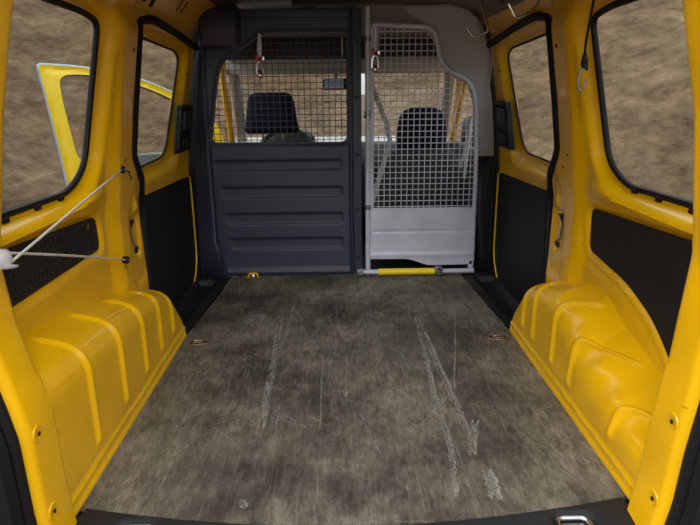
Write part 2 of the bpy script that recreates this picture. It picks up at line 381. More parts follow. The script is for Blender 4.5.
def wall_x(s, y, z):
    x = WB(z)
    x = x-.022*sm(y, 1.69, 1.77)*(1-sm(z, 1.02, 1.10)) + .038*sm(y+.09*sm(z, .55, .68), 1.94, 2.05)*(1-sm(z, 1.07, 1.11)*.6)
    dw = sdW(y, z); x = x+.032*(1-sm(dw, .010, .042))
    x = x-.016*np.exp(-((z-.578)/.022)**2)*(1-sm(y, 1.62, 1.74))*sm(dw, .0, .02)
    x = x+.014*(1-sm(sdV[s](y, z), -.002, .014))
    x = x+.010*(1-sm(LOCKO(y, z), -.012, .012)) + .012*(1-sm(LOCK(y, z), -.004, .006))
    x = x-.010*sm(1-np.abs(y-1.925)/.022, 0, 1)*sm(1-np.abs(z-.50)/.03, 0, 1)
    x = x+.006*np.exp(-((y-1.735)/.006)**2)*(1-sm(np.abs(z-.86), .08, .12))
    if s == 1: x = x+.006*np.exp(-((sdV[1](y, z)-.030)/.006)**2)*(1-sm(y, 1.72, 1.80))*(1-sm(z, .44, .50))
    return x
def mirror(s, X): X = X.copy(); X[:, 0] *= s; return X
for s, nm in ((-1, 'wall_left'), (1, 'wall_right')):
    top = 1.20 if s < 0 else 1.128
    shape = sdpoly([(1.03, -.04), (2.6, -.04), (2.76, -.04), (2.76, top), (1.03, top)])
    keep = lambda u, v, shape=shape: np.maximum(np.maximum(shape(u, v), -sdW(u, v)), -sdO(u, v))
    wall = tag(sheet(nm, YEL, (1.0, 2.80, -.06, 1.24), .009, keep,
        lambda u, v, s=s: mirror(s, np.stack([wall_x(s, u, v), u, v], -1)), (s*.004, 0, 0)), kind='structure')
    # outer skin so the body is closed behind the inner sheet
    ok = lambda u, v: np.maximum(np.maximum(sdpoly([(.95, -.35), (2.76, -.35), (2.76, 1.2), (.95, 1.2)])(u, v), -sdW(u, v)+.045), -sdO(u, v)+.02)
    sheet('outer_skin', YEL, (.9, 2.8, -.4, 1.24), .03, ok, lambda u, v, s=s: mirror(s, np.stack([WB(v)+.055, u, v], -1)), (s*.003, 0, 0), wall)
    # wheel arch
    ny, npf = 190, 90
    ys = np.concatenate([np.linspace(1.045, 1.65, 120, endpoint=False), 1.65+(YE-1.65)*np.sin(np.linspace(0, math.pi/2, 71))])
    G = np.zeros((len(ys), npf, 3))
    for i, y in enumerate(ys):
        f, t = float(zf(s, y)), float(zt(s, y)); f = max(f, .004)
        r = min(.055 if s < 0 else .09, f*.7)
        base = [(.588, 0.0), (.5885, .010), (.592, .013), (.5935, f), (.712, t+.004)]
        if f < .05: base = [(.588, 0), (.589, f*.3), (.592, f*.6), (.5935, f), (.712, t+.004)]
        pr = np.array(fillet(base, [0, .004, .004, r, 0], 10, closed=False))
        L = np.concatenate([[0], np.cumsum(np.linalg.norm(np.diff(pr, axis=0), axis=1))]); q = np.linspace(0, L[-1], npf)
        G[i, :, 0] = np.interp(q, L, pr[:, 0]); G[i, :, 1] = y; G[i, :, 2] = np.interp(q, L, pr[:, 1])
    dy = np.gradient(G, axis=0); dq = np.gradient(G, axis=1); nr = np.cross(dq, dy); nr /= np.maximum(np.linalg.norm(nr, axis=2, keepdims=True), 1e-9)
    if nr[40, 20, 0] > 0: nr = -nr
    qf = np.linspace(0, 1, npf)[None, :]
    ribs = {-1: [(1.235, 1.19), (1.425, 1.375), (1.60, 1.57), (1.755, 1.74), (1.89, 1.885)],
            1: [(1.215, 1.09), (1.47, 1.27), (1.61, 1.50), (1.79, 1.79), (1.895, 1.895)]}[s]
    amp = np.zeros(G.shape[:2]); zz = G[:, :, 2]; xx = G[:, :, 0]
    for yb, yt in ribs:
        fold = sm(xx, .60, .70); yc = yb+(yt-yb)*fold
        st = sm(zz, .06, .085)*(1-sm(xx, .668, .69))
        amp += .0085*np.exp(-(np.abs(G[:, :, 1]-yc)/.0095)**2.6)*st
    # fixing ledge along the foot and worn dents
    amp += (.004*np.exp(-((zz-.034)/.003)**2)-.002*np.exp(-((zz-.048)/.004)**2))*(xx < .6)
    if s == 1: amp += .004*np.sin(G[:, :, 1]*41+zz*50)*np.exp(-((xx-.61)/.025)**2)*(1-sm(G[:, :, 1], 1.5, 1.62))*sm(zz, .06, .12)
    G += nr*amp[:, :, None]
    G[:, :, 0] *= s; nn = len(ys); i = np.arange(nn*npf).reshape(nn, npf)
    q = np.stack([i[:-1, :-1], i[1:, :-1], i[1:, 1:], i[:-1, 1:]], -1).reshape(-1, 4)
    if s > 0: q = q[:, ::-1]
    me = bpy.data.meshes.new('wheel_arch'); me.from_pydata(G.reshape(-1, 3).tolist(), [], q.tolist())
    link('wheel_arch', me, YEL, wall, True, 60)
    # tailgate pillar
    zs = np.linspace(-.03, 1.20, 70)
    xi = (interp([-.03, .03, .09, .2, .31, .45, .56, .66, .81, .99, 1.1, 1.2], [.565, .573, .583, .590, .603, .612, .620, .606, .585, .538, .50, .42]) if s > 0 else
          interp([-.03, .03, .09, .25, .31, .45, .56, .66, .81, .99, 1.1, 1.2], [.575, .582, .587, .590, .600, .628, .638, .618, .590, .545, .50, .42]))
    rings = []
    for z in zs:
        a = float(xi(z)); x3 = float(wall_x(s, np.array([1.12]), np.array([z]))[0]) if z > .34 else a+.02
        x3 = max(x3, a+.006)
        sec = fillet([(x3, 1.10 if z > .34 else 1.065), (a, 1.062), (a+.004, .972), (a+.028, .962), (a+.034, .93), (a+.09, .92)], [0, .022, .02, .01, .01, 0], 5, closed=False)
        rings.append([(s*p[0], p[1], z) for p in sec])
    R = np.array(rings); nn, kk = R.shape[:2]; i = np.arange(nn*kk).reshape(nn, kk)
    q = np.stack([i[:-1, :-1], i[1:, :-1], i[1:, 1:], i[:-1, 1:]], -1).reshape(-1, 4)
    if s < 0: q = q[:, ::-1]
    me = bpy.data.meshes.new('tailgate_pillar'); me.from_pydata(R.reshape(-1, 3).tolist(), [], q.tolist())
    link('tailgate_pillar', me, YEL, wall, True, 40)
    bm = bmesh.new(); tube(bm, [(s*(float(xi(z))+.032), .955-.004*0, z) for z in zs], .015, 10); tube(bm, [(s*(float(xi(z))+.050), .93, z) for z in zs], .027, 8)
    obj('tailgate_seal', bm, RUB, wall)
    # dimples on the pillar and small fixing holes on the wall
    bm = bmesh.new()
    for k, z in enumerate((.075, .245)):
        x = float(xi(z))+.003; bm = bmesh.new()
        lathe(bm, (s*(x+.001), .995, z), (-s, 0, 0), [(.019, 0), (.017, .0022), (.012, .0030), (.008, .0015), (.005, .0008)]); obj('dimple', bm, YEL, wall)
        bm = bmesh.new(); lathe(bm, (s*(x-.002), .995, z), (-s, 0, 0), [(.0045, 0), (.0045, .0012)]); obj('fixing_hole', bm, HOLE, wall)
    if s > 0:
        for z in (.612, .590, .566):
            bm = bmesh.new(); box(bm, (float(xi(z))+.003, .988, z), (.002, .008, .0075 if z != .590 else .009), .0015); obj('pillar_slot', bm, HOLE, wall)
    for (y, z, r) in ((1.84, .62, .004), (1.83, .97, .006), (1.99, .86, .010), (2.0, .56, .005), (1.985, .60, .004), (1.80, .66, .004), (1.96, .50, .003), (1.92, .35, .004)):
        x = float(wall_x(s, np.array([y]), np.array([z]))[0]); bm = bmesh.new()
        lathe(bm, (s*(x+.002), y, z), (-s, 0, -.15), [(r, 0), (r, .0035), (r*.8, .004)], 14); obj('fixing_hole', bm, HOLE, wall)
    if s < 0:
        for (y, z, a, b) in ((1.95, 1.125, .020, .012), (2.03, 1.120, .018, .012), (2.30, 1.145, .007, .020), (2.36, 1.145, .007, .020)):
            sl_ = sdpoly([(y-a, z-b), (y+a, z-b), (y+a, z+b), (y-a, z+b)])
            sheet('slot', HOLE, (y-.04, y+.04, z-.04, z+.04), .006, sl_, lambda u, v, s=s: mirror(s, np.stack([wall_x(s, u, v)-.0012, u, v], -1)), (s*.001, 0, 0), wall)
    # striker inside the lock pocket
    x = float(wall_x(s, np.array([1.915]), np.array([.41]))[0])
    bm = bmesh.new(); prism(bm, [(s*(x-.001), 1.865, .466), (s*(x-.001), 1.945, .452), (s*(x-.001), 1.90, .425)], (s*.004, 0, 0)); obj('lock_slot', bm, HOLE, wall)
    bm = bmesh.new(); tube(bm, [(s*(x-.003), 1.885, .45), (s*(x-.006), 1.895, .38), (s*(x-.003), 1.945, .355)], .003, 8); obj('striker', bm, DSTEEL, wall)
    bm = bmesh.new(); box(bm, (s*(x-.001), 1.925, .352), (.003, .014, .008)); obj('lock_slot', bm, HOLE, wall)
    # rubber around the quarter window with notches under it
    def onwall(y, z, off=0): return (s*(float(wall_x(s, np.array([y]), np.array([z]))[0])+off), y, z)
    pts = [p for p in WIN if p[0] > 1.03]
    i0 = next(i for i, p in enumerate(WIN) if p[0] > 1.03)
    path = [onwall(1.04, .615, .002)]+[onwall(p[0], p[1], .002) for p in fillet(pts, 0)]+[onwall(1.04, 1.058, .002)]
    bm = bmesh.new(); tube(bm, path, .0085, 8); win = empty('window_%d' % (1 if s < 0 else 2), onwall(1.4, .62, .01), kind='structure')
    g = bmesh.new(); prism(g, [(s*(float(WB(p[1]))+.040), p[0], p[1]) for p in fillet([(1.02, .60), (1.55, .592), (1.66, .65), (1.715, 1.04), (1.60, 1.06), (1.02, 1.07)], .03)], (s*.003, 0, 0))
    obj('window_seal', bm, RUB, win); obj('glass', g, GLASS, win, False)
    for y in (1.10, 1.22, 1.36, 1.48):
        bm = bmesh.new(); a = onwall(y, .603, -.003); box(bm, a, (.006, .012, .006), .002); obj('seal_clip', bm, RUB, win)
    # seal of the sliding door opening
    bm = bmesh.new(); P = [p for p in OPEN if p[1] > -.03 and p[0] < 2.79]+[(2.40, 1.07), (2.58, 1.052), (2.74, 1.036)]
    tube(bm, [(s*(float(wall_x(s, np.array([p[0]-.004]), np.array([p[1]]))[0])-.007), p[0]+(.004 if p[1] < 1.0 else 0), p[1]-(.004 if p[1] > 1.0 else 0)) for p in P], .0145, 10)
    obj('door_seal', bm, RUB, wall)

# scrapes on the right arch
WR = bpy.data.objects['wall_right']; WL = bpy.data.objects['wall_left']

# perforated cover on the left, black hardboard on the right
holes = []
for r in range(7):
    for c in range(32):
        y, z = 1.13+c*.0205+(r % 2)*.010, .442+r*.0155
        if z > .555-.035*(y-1.1)/.55-.012 or y > 1.635: continue
        if abs(r-3) < 1.5 and 1.21 < y < 1.33: continue
        if random.random() < .05: continue
        holes.append((y, z))
H = np.array(holes)
def sdholes(u, v):
    sh = np.shape(u); d = np.full(sh, 1e9)
    for a, b in holes: d = np.minimum(d, np.hypot(u-a, v-b))
    return np.minimum(d-.0052, np.hypot(u-1.60, v-.505)-.011)
keepv = lambda u, v: np.maximum(sdV[-1](u, v)+.003, -sdholes(u, v))
pc = sheet('perforated_cover', BLACK, (1.09, 1.67, .41, .57), .0022, keepv, lambda u, v: np.stack([-(WB(v)+.006), u, v], -1), (-.003, 0, 0), split=50)
tag(pc, 'black perforated cover plate set into the left side wall below the window', 'cover')
tag(sheet('inner_cavity', CAV, (1.05, 1.7, .40, .58), .02, sdpoly([(1.06, .41), (1.68, .41), (1.68, .57), (1.06, .57)]), lambda u, v: np.stack([-(WB(v)+.028), u, v], -1), (-.002, 0, 0), WL))
tp = sheet('side_cover_panel', HARD, (1.06, 1.72, .13, .57), .01, lambda u, v: sdV[1](u, v)+.002, lambda u, v: np.stack([WB(v)+.005, u, v], -1), (.004, 0, 0))
tag(tp, 'plain black hardboard panel set into the right side wall above the wheel arch', 'panel')

# ------------------------------------------------------------------ sliding doors
DB = interp([-.1, .5, .6, .8, 1.0, 1.1], [.714, .714, .706, .682, .648, .625])
DW = fillet([(2.01, .590), (2.45, .600), (2.515, .64), (2.63, .980), (2.565, 1.008), (2.03, 1.03)], [.03, .05, .04, .03, .04, .03])
DWI = fillet([(1.93, .533), (2.54, .523), (2.60, .56), (2.68, 1.00), (2.61, 1.040), (1.93, 1.06)], [.03, .06, .04, .05, .04, .03])
sdDW, sdDI = sdpoly(DW), sdpoly(DWI)
def door_x(y, z):
    x = DB(z); a = sdDW(y, z); b = sdDI(y, z); t = np.clip(a/np.maximum(a-b, 1e-4), 0, 1)
    return x+.032*(1-sm(t, .12, .95))
DS = fillet([(1.95, -.058), (2.615, -.058), (2.765, .055), (2.765, 1.06), (1.95, 1.09)], [0, .06, .09, .05, 0])
DT = fillet([(1.99, -.048), (2.61, -.048), (2.755, .058), (2.755, .482), (1.99, .505)], [0, .06, .09, .03, 0])
for s in (-1, 1):
    d = sheet('door_%d' % (1 if s < 0 else 2), YEL, (1.93, 2.8, -.08, 1.1), .010, lambda u, v: np.maximum(sdpoly(DS)(u, v), -sdDW(u, v)),
              lambda u, v, s=s: mirror(s, np.stack([door_x(u, v), u, v], -1)), (s*.004, 0, 0)); tag(d, kind='structure')
    sheet('door_trim_panel', HARD, (1.96, 2.78, -.07, .52), .02, sdpoly(DT), lambda u, v, s=s: mirror(s, np.stack([DB(v)-.005, u, v], -1)), (s*.004, 0, 0), d)
    sheet('door_skin', YEL, (1.9, 2.85, -.35, 1.14), .03, lambda u, v: np.maximum(sdpoly([(1.93, -.3), (2.8, -.3), (2.8, .56), (1.93, .56)])(u, v), -sdDW(u, v)+.045),
          lambda u, v, s=s: mirror(s, np.stack([DB(v)+.06, u, v], -1)), (s*.003, 0, 0), d)
    w = empty('window_%d' % (3 if s < 0 else 4), (s*.73, 2.3, .6), kind='structure')
    g = bmesh.new(); prism(g, [(s*(float(DB(p[1]))+.036), p[0], p[1]) for p in fillet([(1.99, .58), (2.52, .59), (2.65, 1.0), (2.01, 1.04)], .03)], (s*.003, 0, 0)); obj('glass', g, GLASS, w, False)
    bm = bmesh.new(); tube(bm, [(s*(float(DB(p[1]))+.033), p[0], p[1]) for p in DW], .0045, 8, closed=True); obj('window_seal', bm, RUB, w)
    bm = bmesh.new(); tube(bm, [(s*(float(DB(p[1]))-.007), p[0]-.001, p[1]+(.004 if p[1] < .05 else 0)) for p in DT if p[0] > 2.0], .0042, 6); obj('door_edge', bm, YEL, d)
    bm = bmesh.new(); prism(bm, [(s*xx, 2.775, z) for xx, z in ((.60, 1.12), (.64, 1.03), (.685, .6), (.69, -.06), (.755, -.06), (.755, .5), (.742, .62), (.685, 1.02), (.66, 1.12))], (0, .03, 0)); tag(obj('trim_%d' % (18 if s < 0 else 19), bm, RUB, None, False), kind='structure')
    bm = bmesh.new(); tube(bm, [(s*(x-.004), 2.782, z) for x, z in ((.602, 1.07), (.628, 1.03), (.652, .95), (.672, .8), (.688, .6), (.695, .45), (.698, .1), (.695, -.02))], .012, 8); obj('front_door_seal', bm, RUB, d)
    # inner handle
    hd = empty('door_handle', (s*.69, 2.62, .70)); hd.parent = d; hd['label'] = 'black recessed inner pull handle'
    R = Matrix.Rotation(s*-.14, 3, 'Y')
    bm = bmesh.new(); box(bm, (s*.692, 2.625, .70), (.006, .100, .098), .005, R); tube(bm, fillet([(s*.668, 2.535, .79), (s*.668, 2.715, .79), (s*.694, 2.715, .612), (s*.694, 2.535, .612)], .02, 5), .009, 8, closed=True); obj('handle_housing', bm, BLACK, hd)
    bm = bmesh.new(); box(bm, (s*.674, 2.64, .735), (.008, .055, .040), .005, R); obj('handle_lever', bm, SLATE, hd)
    bm = bmesh.new(); box(bm, (s*.686, 2.64, .645), (.008, .045, .022), .004, R); obj('lock_knob', bm, BLACK, hd)
    for y, z in ((2.12, .47), (2.40, .465), (2.62, .40), (2.30, .15), (2.66, .92)):
        bm = bmesh.new(); xx = (.708 if z < .5 else float(DB(z))); cyl(bm, (s*xx, y, z), (1, 0, 0), .004, .006, 10); obj('screw', bm, BLACK if z < .5 else HOLE, d)
    # step well and pillar trims
    mx = lambda v: np.interp(v, [2.02, 2.737], [.587, .547])
    pol = [(.592, 2.035), (.70, 2.035), (.708, 2.06), (.708, 2.76), (.546, 2.76)]
    inner = sdpoly(fillet([(.625, 2.09), (.70, 2.09), (.70, 2.70), (.60, 2.70)], .03))
    st = sheet('trim_%d' % (2 if s < 0 else 3), BLACK, (.53, .72, 2.02, 2.77), .006, sdpoly(pol), lambda u, v, s=s, inner=inner: mirror(s, np.stack([u, v, .002-.030*(1-sm(inner(u, v), -.016, .004))], -1)), (0, 0, -.006))
    tag(st, kind='structure')
    for y in np.arange(2.06, 2.7, .16): pass

# ------------------------------------------------------------------ roof
CB = interp([-.66, -.62, -.55, -.45, 0, .45, .55, .615, .64], [1.08, 1.11, 1.165, 1.195, 1.21, 1.195, 1.165, 1.10, 1.088])
tag(sheet('ceiling', LINER, (-.52, .62, .95, 2.80), .02, sdpoly([(-.505, .97), (.588, .97), (.588, 2.765), (-.505, 2.765)]), lambda u, v: np.stack([u, v, CB(u)], -1), (0, 0, .01)), kind='structure')
bm = bmesh.new()
for y in (1.2, 1.75, 2.3): tube(bm, [(x, y, float(CB(x))-.002) for x in np.linspace(-.49, .57, 30)], .012, 8, flat=.5)
obj('roof_bow', bm, LINER, bpy.data.objects['ceiling'])
bm = bmesh.new(); box(bm, (0, 3.0, 1.235), (.62, .26, .01)); tag(obj('trim_4', bm, HEADL), kind='structure')

# front pillar trims (B pillars): left dark, right grey above and dark below
def pillar(name, s, rows, m, k=12):
    bm = bmesh.new(); R = []
    for z, xa, ya, xb, yb in rows:
        ctrl = fillet([(xa, ya+.05), (xa, ya), (xb, yb), (xb+.01, yb+.05)], [0, .03, .03, 0], 6, closed=False)
        R.append([bm.verts.new((s*p[0], p[1], z)) for p in ctrl])
    for A, B in zip(R, R[1:]):
        for j in range(len(A)-1): bm.faces.new((A[j], A[j+1], B[j+1], B[j]))
    o = obj(name, bm, m, None, True, 60); so = o.modifiers.new('thickness', 'SOLIDIFY'); so.thickness = .004; return tag(o, kind='structure')
pillar('trim_5', -1, [(-.02, .575, 2.735, .69, 2.775), (.10, .59, 2.735, .70, 2.775), (.14, .590, 2.72, .695, 2.765), (.16, .602, 2.735, .70, 2.775), (.55, .605, 2.735, .695, 2.775), (.8, .605, 2.735, .675, 2.775), (1.0, .60, 2.735, .645, 2.775), (1.10, .58, 2.735, .62, 2.775), (1.19, .50, 2.735, .56, 2.775)], SLATE)
pillar('trim_6', 1, [(-.02, .635, 2.76, .70, 2.775), (.10, .64, 2.76, .70, 2.775), (.30, .615, 2.76, .70, 2.775), (.555, .610, 2.76, .695, 2.775)], BLACK)
pillar('trim_7', 1, [(.555, .608, 2.755, .692, 2.772), (.70, .600, 2.755, .680, 2.772), (.80, .585, 2.755, .668, 2.772), (.87, .560, 2.758, .655, 2.772), (.92, .47, 2.765, .65, 2.76), (.97, .425, 2.77, .645, 2.75), (1.03, .415, 2.77, .625, 2.73), (1.08, .39, 2.775, .60, 2.71), (1.13, .33, 2.78, .575, 2.70), (1.165, .25, 2.785, .54, 2.70), (1.195, .20, 2.79, .46, 2.70)], GREY)
bm = bmesh.new(); box(bm, (.14, 2.80, 1.16), (.36, .03, .05), .012); tag(obj('trim_8', bm, HEADL), kind='structure')

# ------------------------------------------------------------------ bulkhead partition
bh = empty('bulkhead_partition', (-.28, YB, 0), 'dark slate plastic partition with four pressed grooves and a mesh window, left of the gate', 'partition')
PW = fillet([(-.592, .63), (-.557, .86), (-.525, .98), (-.40, 1.045), (-.345, 1.088), (.012, 1.088), (.010, .627)], [.025, .05, .06, .05, .04, .015, .03])
PO = fillet([(-.575, .005), (.036, .005), (.036, 1.186), (-.60, 1.186), (-.612, .9), (-.612, .18)], [.01, .005, .005, .02, 0, .02])
gro = []
for x0, x1, z0, z1 in ((-.588, -.010, .500, .552), (-.572, -.010, .375, .430), (-.558, -.010, .252, .308), (-.545, -.010, .132, .190)):
    gro.append(sdpoly(fillet([(x0, z1), (x1, z1), (x1, z0), (x0+.012, z0)], .014)))
sdPW, sdPO = sdpoly(PW), sdpoly(PO)
def panel_y(u, v):
    y = YB+0*u
    for f in gro: y = y+.010*(1-sm(f(u, v), -.009, .001))
    y = y+.012*(1-sm(sdPW(u, v), .004, .022))
    y = y+.008*sm(sdPO(u, v), -.016, -.004)
    return y-.010*(1-sm(v, .02, .05))
sheet('panel', SLATE, (-.63, .06, -.02, 1.21), .0055, lambda u, v: np.maximum(sdPO(u, v), -sdPW(u, v)), lambda u, v: np.stack([u, panel_y(u, v), v], -1), (0, .006, 0), bh)
def wires(bm, sd, x0, x1, z0, z1, px, pz, y, r, ox=0, oz=0, inset=.0):
    """square wire grid clipped to the outline sd"""
    def runs(fn, a, b):
        t = np.linspace(a, b, 400); k = fn(t) < inset; out = []; st = None
        for i, q in enumerate(k):
            if q and st is None: st = t[i]
            if (not q or i == len(k)-1) and st is not None: out.append((st, t[i])); st = None
        return [o for o in out if o[1]-o[0] > .01]
    x = x0+ox
    while x < x1:
        for a, b in runs(lambda t: sd(np.full_like(t, x), t), z0, z1): tube(bm, [(x, y, a), (x, y, b)], r, 6)
        x += px
    z = z0+oz
    while z < z1:
        for a, b in runs(lambda t: sd(t, np.full_like(t, z)), x0, x1): tube(bm, [(a, y+r*1.2, z), (b, y+r*1.2, z)], r, 6)
        z += pz
bm = bmesh.new(); wires(bm, sdPW, -.62, .04, .60, 1.12, 0.0272, .0272, YB+.016, .0017, .01, .012, .006); obj('wire_mesh', bm, WIREM, bh, True, 0)
bm = bmesh.new(); box(bm, (.056, YB-.004, .60), (.020, .012, .585), .004); obj('flange', bm, SLATE, bh)
bm = bmesh.new(); box(bm, (.030, YB-.010, .60), (.004, .014, .585), .003); obj('flange_lip', bm, SLATE, bh)
for z in (.095, .326, .573, .82, 1.05):
    bm = bmesh.new(); lathe(bm, (.056, YB-.016, z), (0, -1, 0), [(.009, 0), (.009, .003), (.006, .005)], 16); obj('bolt', bm, BLACK, bh)
for x in (-.50, -.10):
    bm = bmesh.new(); lathe(bm, (x, YB-.010, .014), (0, -1, 0), [(.010, 0), (.010, .004), (.006, .007)], 16); obj('bolt', bm, BLACK, bh)
bm = bmesh.new(); loft(bm, [(-.535, 2.70, 1.025, .060, .035), (-.518, 2.69, 1.035, .078, .05), (-.515, 2.685, 1.09, .082, .06), (-.512, 2.69, 1.15, .082, .058), (-.515, 2.70, 1.18, .085, .05), (-.51, 2.705, 1.19, .07, .04)], p=7)
obj('corner_pad', bm, SLATE, bh)
bm = bmesh.new(); box(bm, (-.28, YB-.006, 1.165), (.31, .012, .018), .004); obj('top_rail', bm, SLATE, bh)
bm = bmesh.new()
for x in (-.14, .03): box(bm, (x, YB-.02, 1.186), (.022, .01, .006), .003)
obj('top_clip', bm, BLACK, bh)

# ------------------------------------------------------------------ mesh gate
gt = empty('mesh_gate', (.35, YB, 0), 'grey steel wire mesh gate with a solid lower plate, right of the dark partition', 'gate')
bm = bmesh.new(); tube(bm, [(.105, YB, -.0), (.105, YB, .6), (.105, YB, 1.19)], .0125, 12); obj('post', bm, GPAINT, gt)
GO = fillet([(.122, .10), (.122, 1.120), (.365, 1.108), (.395, 1.085), (.425, .965), (.455, .930), (.535, .895), (.572, .85), (.590, .74), (.598, .5), (.600, .07)], [.01, .03, .03, .03, .05, .05, .06, .05, .08, .1, 0], 5, closed=False)
bm = bmesh.new(); tube(bm, [(p[0], YB, p[1]) for p in GO], .0105, 10); obj('frame', bm, GPAINT, gt)
GM = sdpoly([p for p in GO]+[(.600, .315), (.122, .315)])
gm2 = sdpoly([(p[0], max(p[1], .318)) for p in GO])
bm = bmesh.new(); wires(bm, gm2, .115, .605, .318, 1.125, .0262, .0262, YB, .0020, .012, .012, .004); obj('wire_mesh', bm, GWIRE, gt, True, 0)
KS = fillet([(.122, .325), (.595, .325), (.600, .05), (.40, .048), (.375, .052), (.30, .080), (.115, .082)], [.003, .003, .01, .02, .03, .03, .003])
sdK = sdpoly(KS)
sheet('kick_plate', GPAINT, (.10, .61, .04, .34), .006, sdK, lambda u, v: np.stack([u, YB-.010+.006*np.exp(-((v-.215)/.004)**2)*.5-.010*sm(v, .105, .09)*0-.003*np.exp(-((v-.100)/.010)**2), v], -1), (0, .004, 0), gt)
bm = bmesh.new(); box(bm, (.594, YB, .05), (.012, .010, .04), .003); obj('foot', bm, GPAINT, gt)
bm = bmesh.new(); cyl(bm, (.105, YB, .004), (0, 0, 1), .022, .010); obj('foot', bm, DSTEEL, gt)
for z in (.33, .75, 1.06):
    bm = bmesh.new(); cyl(bm, (.105, YB, z), (0, 0, 1), .0155, .022); obj('hinge_collar', bm, DSTEEL, gt)
bm = bmesh.new(); tube(bm, [(.085, YB-.004, .735), (.125, YB-.004, .735)], .005, 8); obj('pin', bm, BLACK, gt)

# bar on the floor under the gate
fb = empty('floor_bar', (.34, YB-.03, .02), 'steel crossbar with yellow sleeve lying on the floor under the mesh gate', 'bar')
def px(a): return a
bm = bmesh.new(); cyl(bm, (.34, 2.715, .022), (1, 0, 0), .0115, .53); obj('tube', bm, GPAINT, fb)
bm = bmesh.new(); cyl(bm, (.285, 2.715, .022), (1, 0, 0), .0155, .265); obj('sleeve', bm, YEL2, fb); bpy.data.objects['sleeve']['label'] = 'yellow plastic sleeve'
bm = bmesh.new(); box(bm, (.437, 2.712, .026), (.018, .018, .020), .004); box(bm, (.437, 2.70, .040), (.008, .006, .010), .002); obj('clamp', bm, DSTEEL, fb)
bm = bmesh.new(); box(bm, (.066, 2.712, .022), (.016, .014, .018), .003); obj('end_bracket', bm, DSTEEL, fb)

# hanging snap hooks
def snap_hook(x, y, zt_, label):
    o = empty('snap_hook', (x, y, zt_), label, 'hook', 'snap hooks hanging on the mesh')
    bm = bmesh.new(); tube(bm, [(x+.002, y, zt_), (x, y-.004, zt_-.05), (x-.002, y-.004, zt_-.095)], [.006, .011, .009], 8, flat=.35, axis=(1, 0, 0)); obj('strap', bm, GPAINT, o)
    bm = bmesh.new(); box(bm, (x-.012, y-.006, zt_-.098), (.008, .006, .012), .002); obj('tag', bm, RED, o); o.children[-1]['label'] = 'red plastic tag'
    bm = bmesh.new(); tube(bm, [(x+.014*math.sin(a)-.002, y-.006, zt_-.145+.032*math.cos(a)) for a in np.linspace(0, 2*math.pi, 22)[:-1]], .0048, 8, closed=True)
    lathe(bm, (x-.002, y-.006, zt_-.180), (0, 0, 1), [(.004, 0), (.012, .006), (.013, .016), (.006, .03)], 12); obj('hook', bm, STEEL, o)
    bm = bmesh.new(); box(bm, (x+.014, y-.008, zt_-.100), (.006, .006, .010), .002); obj('gate_latch', bm, STEEL, o)
snap_hook(-.357, 2.715, 1.085, 'steel snap hook with a red tag on the dark partition mesh')
snap_hook(.137, 2.715, 1.105, 'steel snap hook with a red tag on the grey gate by its post')

# bent wire hooks under the roof on the right
def bent(pts, name, label, r=.0045):
    bm = bmesh.new(); tube(bm, fillet(pts, .018, 6, closed=False), r, 10); tag(obj(name, bm, STEEL), label, 'hook', 'bent wire roof hooks')
bent([(0.476, 2.280, 1.162), (0.510, 2.250, 1.047), (0.464, 2.280, 1.025), (0.439, 2.280, 1.060)], 'roof_hook', 'bent steel wire hook under the roof, nearer the gate')
bent([(0.607, 2.000, 1.120), (0.594, 2.000, 1.092), (0.558, 2.000, 1.069), (0.532, 2.000, 1.062), (0.507, 2.000, 1.104)], 'roof_hook', 'bent steel wire hook over the sliding door seal, farther from the gate')

# ------------------------------------------------------------------ elastic cords
def knob(c, d, r=.009):
    bm = bmesh.new(); lathe(bm, c, d, [(r*.6, -r), (r, -r*.5), (r*1.05, 0), (r, r*.5), (r*.6, r)], 16); return bm
A = Vector((-.662, 1.775, .635)); B = Vector((-.655, 1.705, .380)); Kk = Vector((-.592, .93, .583))
for P, sag, label in ((A, 0, 'pale cord running from the corner knob up to the left pillar'), (B, 1, 'pale cord running level from the corner knob to the lock pocket')):
    o = empty('elastic_cord', P, label, 'cord'); E0 = Vector((-.598, 1.0, .570)) if sag == 0 else Vector((-.612, .975, .600))
    bm = bmesh.new(); tube(bm, [P.lerp(E0, t)+Vector((0, 0, -.003*math.sin(math.pi*t)*sag*-1)) for t in np.linspace(0, 1, 14)], .0027, 8); obj('cord', bm, CORD, o)
    obj('end_ball', knob(P, (1, 0, 0), .011), RUB, o); bm = bmesh.new(); cyl(bm, P+Vector((.011, -.002, 0)), (1, -.2, 0), .0045, .006, 12); obj('rivet', bm, STEEL, o)
    bm = bmesh.new()
    if sag == 0: tube(bm, [P+Vector((0, .01, .004)), P+Vector((-.004, .055, -.012)), P+Vector((-.008, .09, -.04))], [.004, .005, .006], 8)
    else: tube(bm, [P+Vector((0, .01, 0)), P+Vector((-.012, .02, -.02)), P+Vector((-.012, .03, -.035))], .003, 8)
    obj('end_hook', bm, STEEL, o)
bm = bmesh.new(); c = Vector((-.604, 1.0, .582)); lathe(bm, c, (0, .15, 1), [(.022, -.016), (.024, -.013), (.013, -.010), (.016, 0), (.014, .010), (.008, .016)], 20); kn = obj('cord_knob', bm, CLEARP)
tag(kn, 'clear plastic knob holding both pale cords at the left rear corner', 'knob')

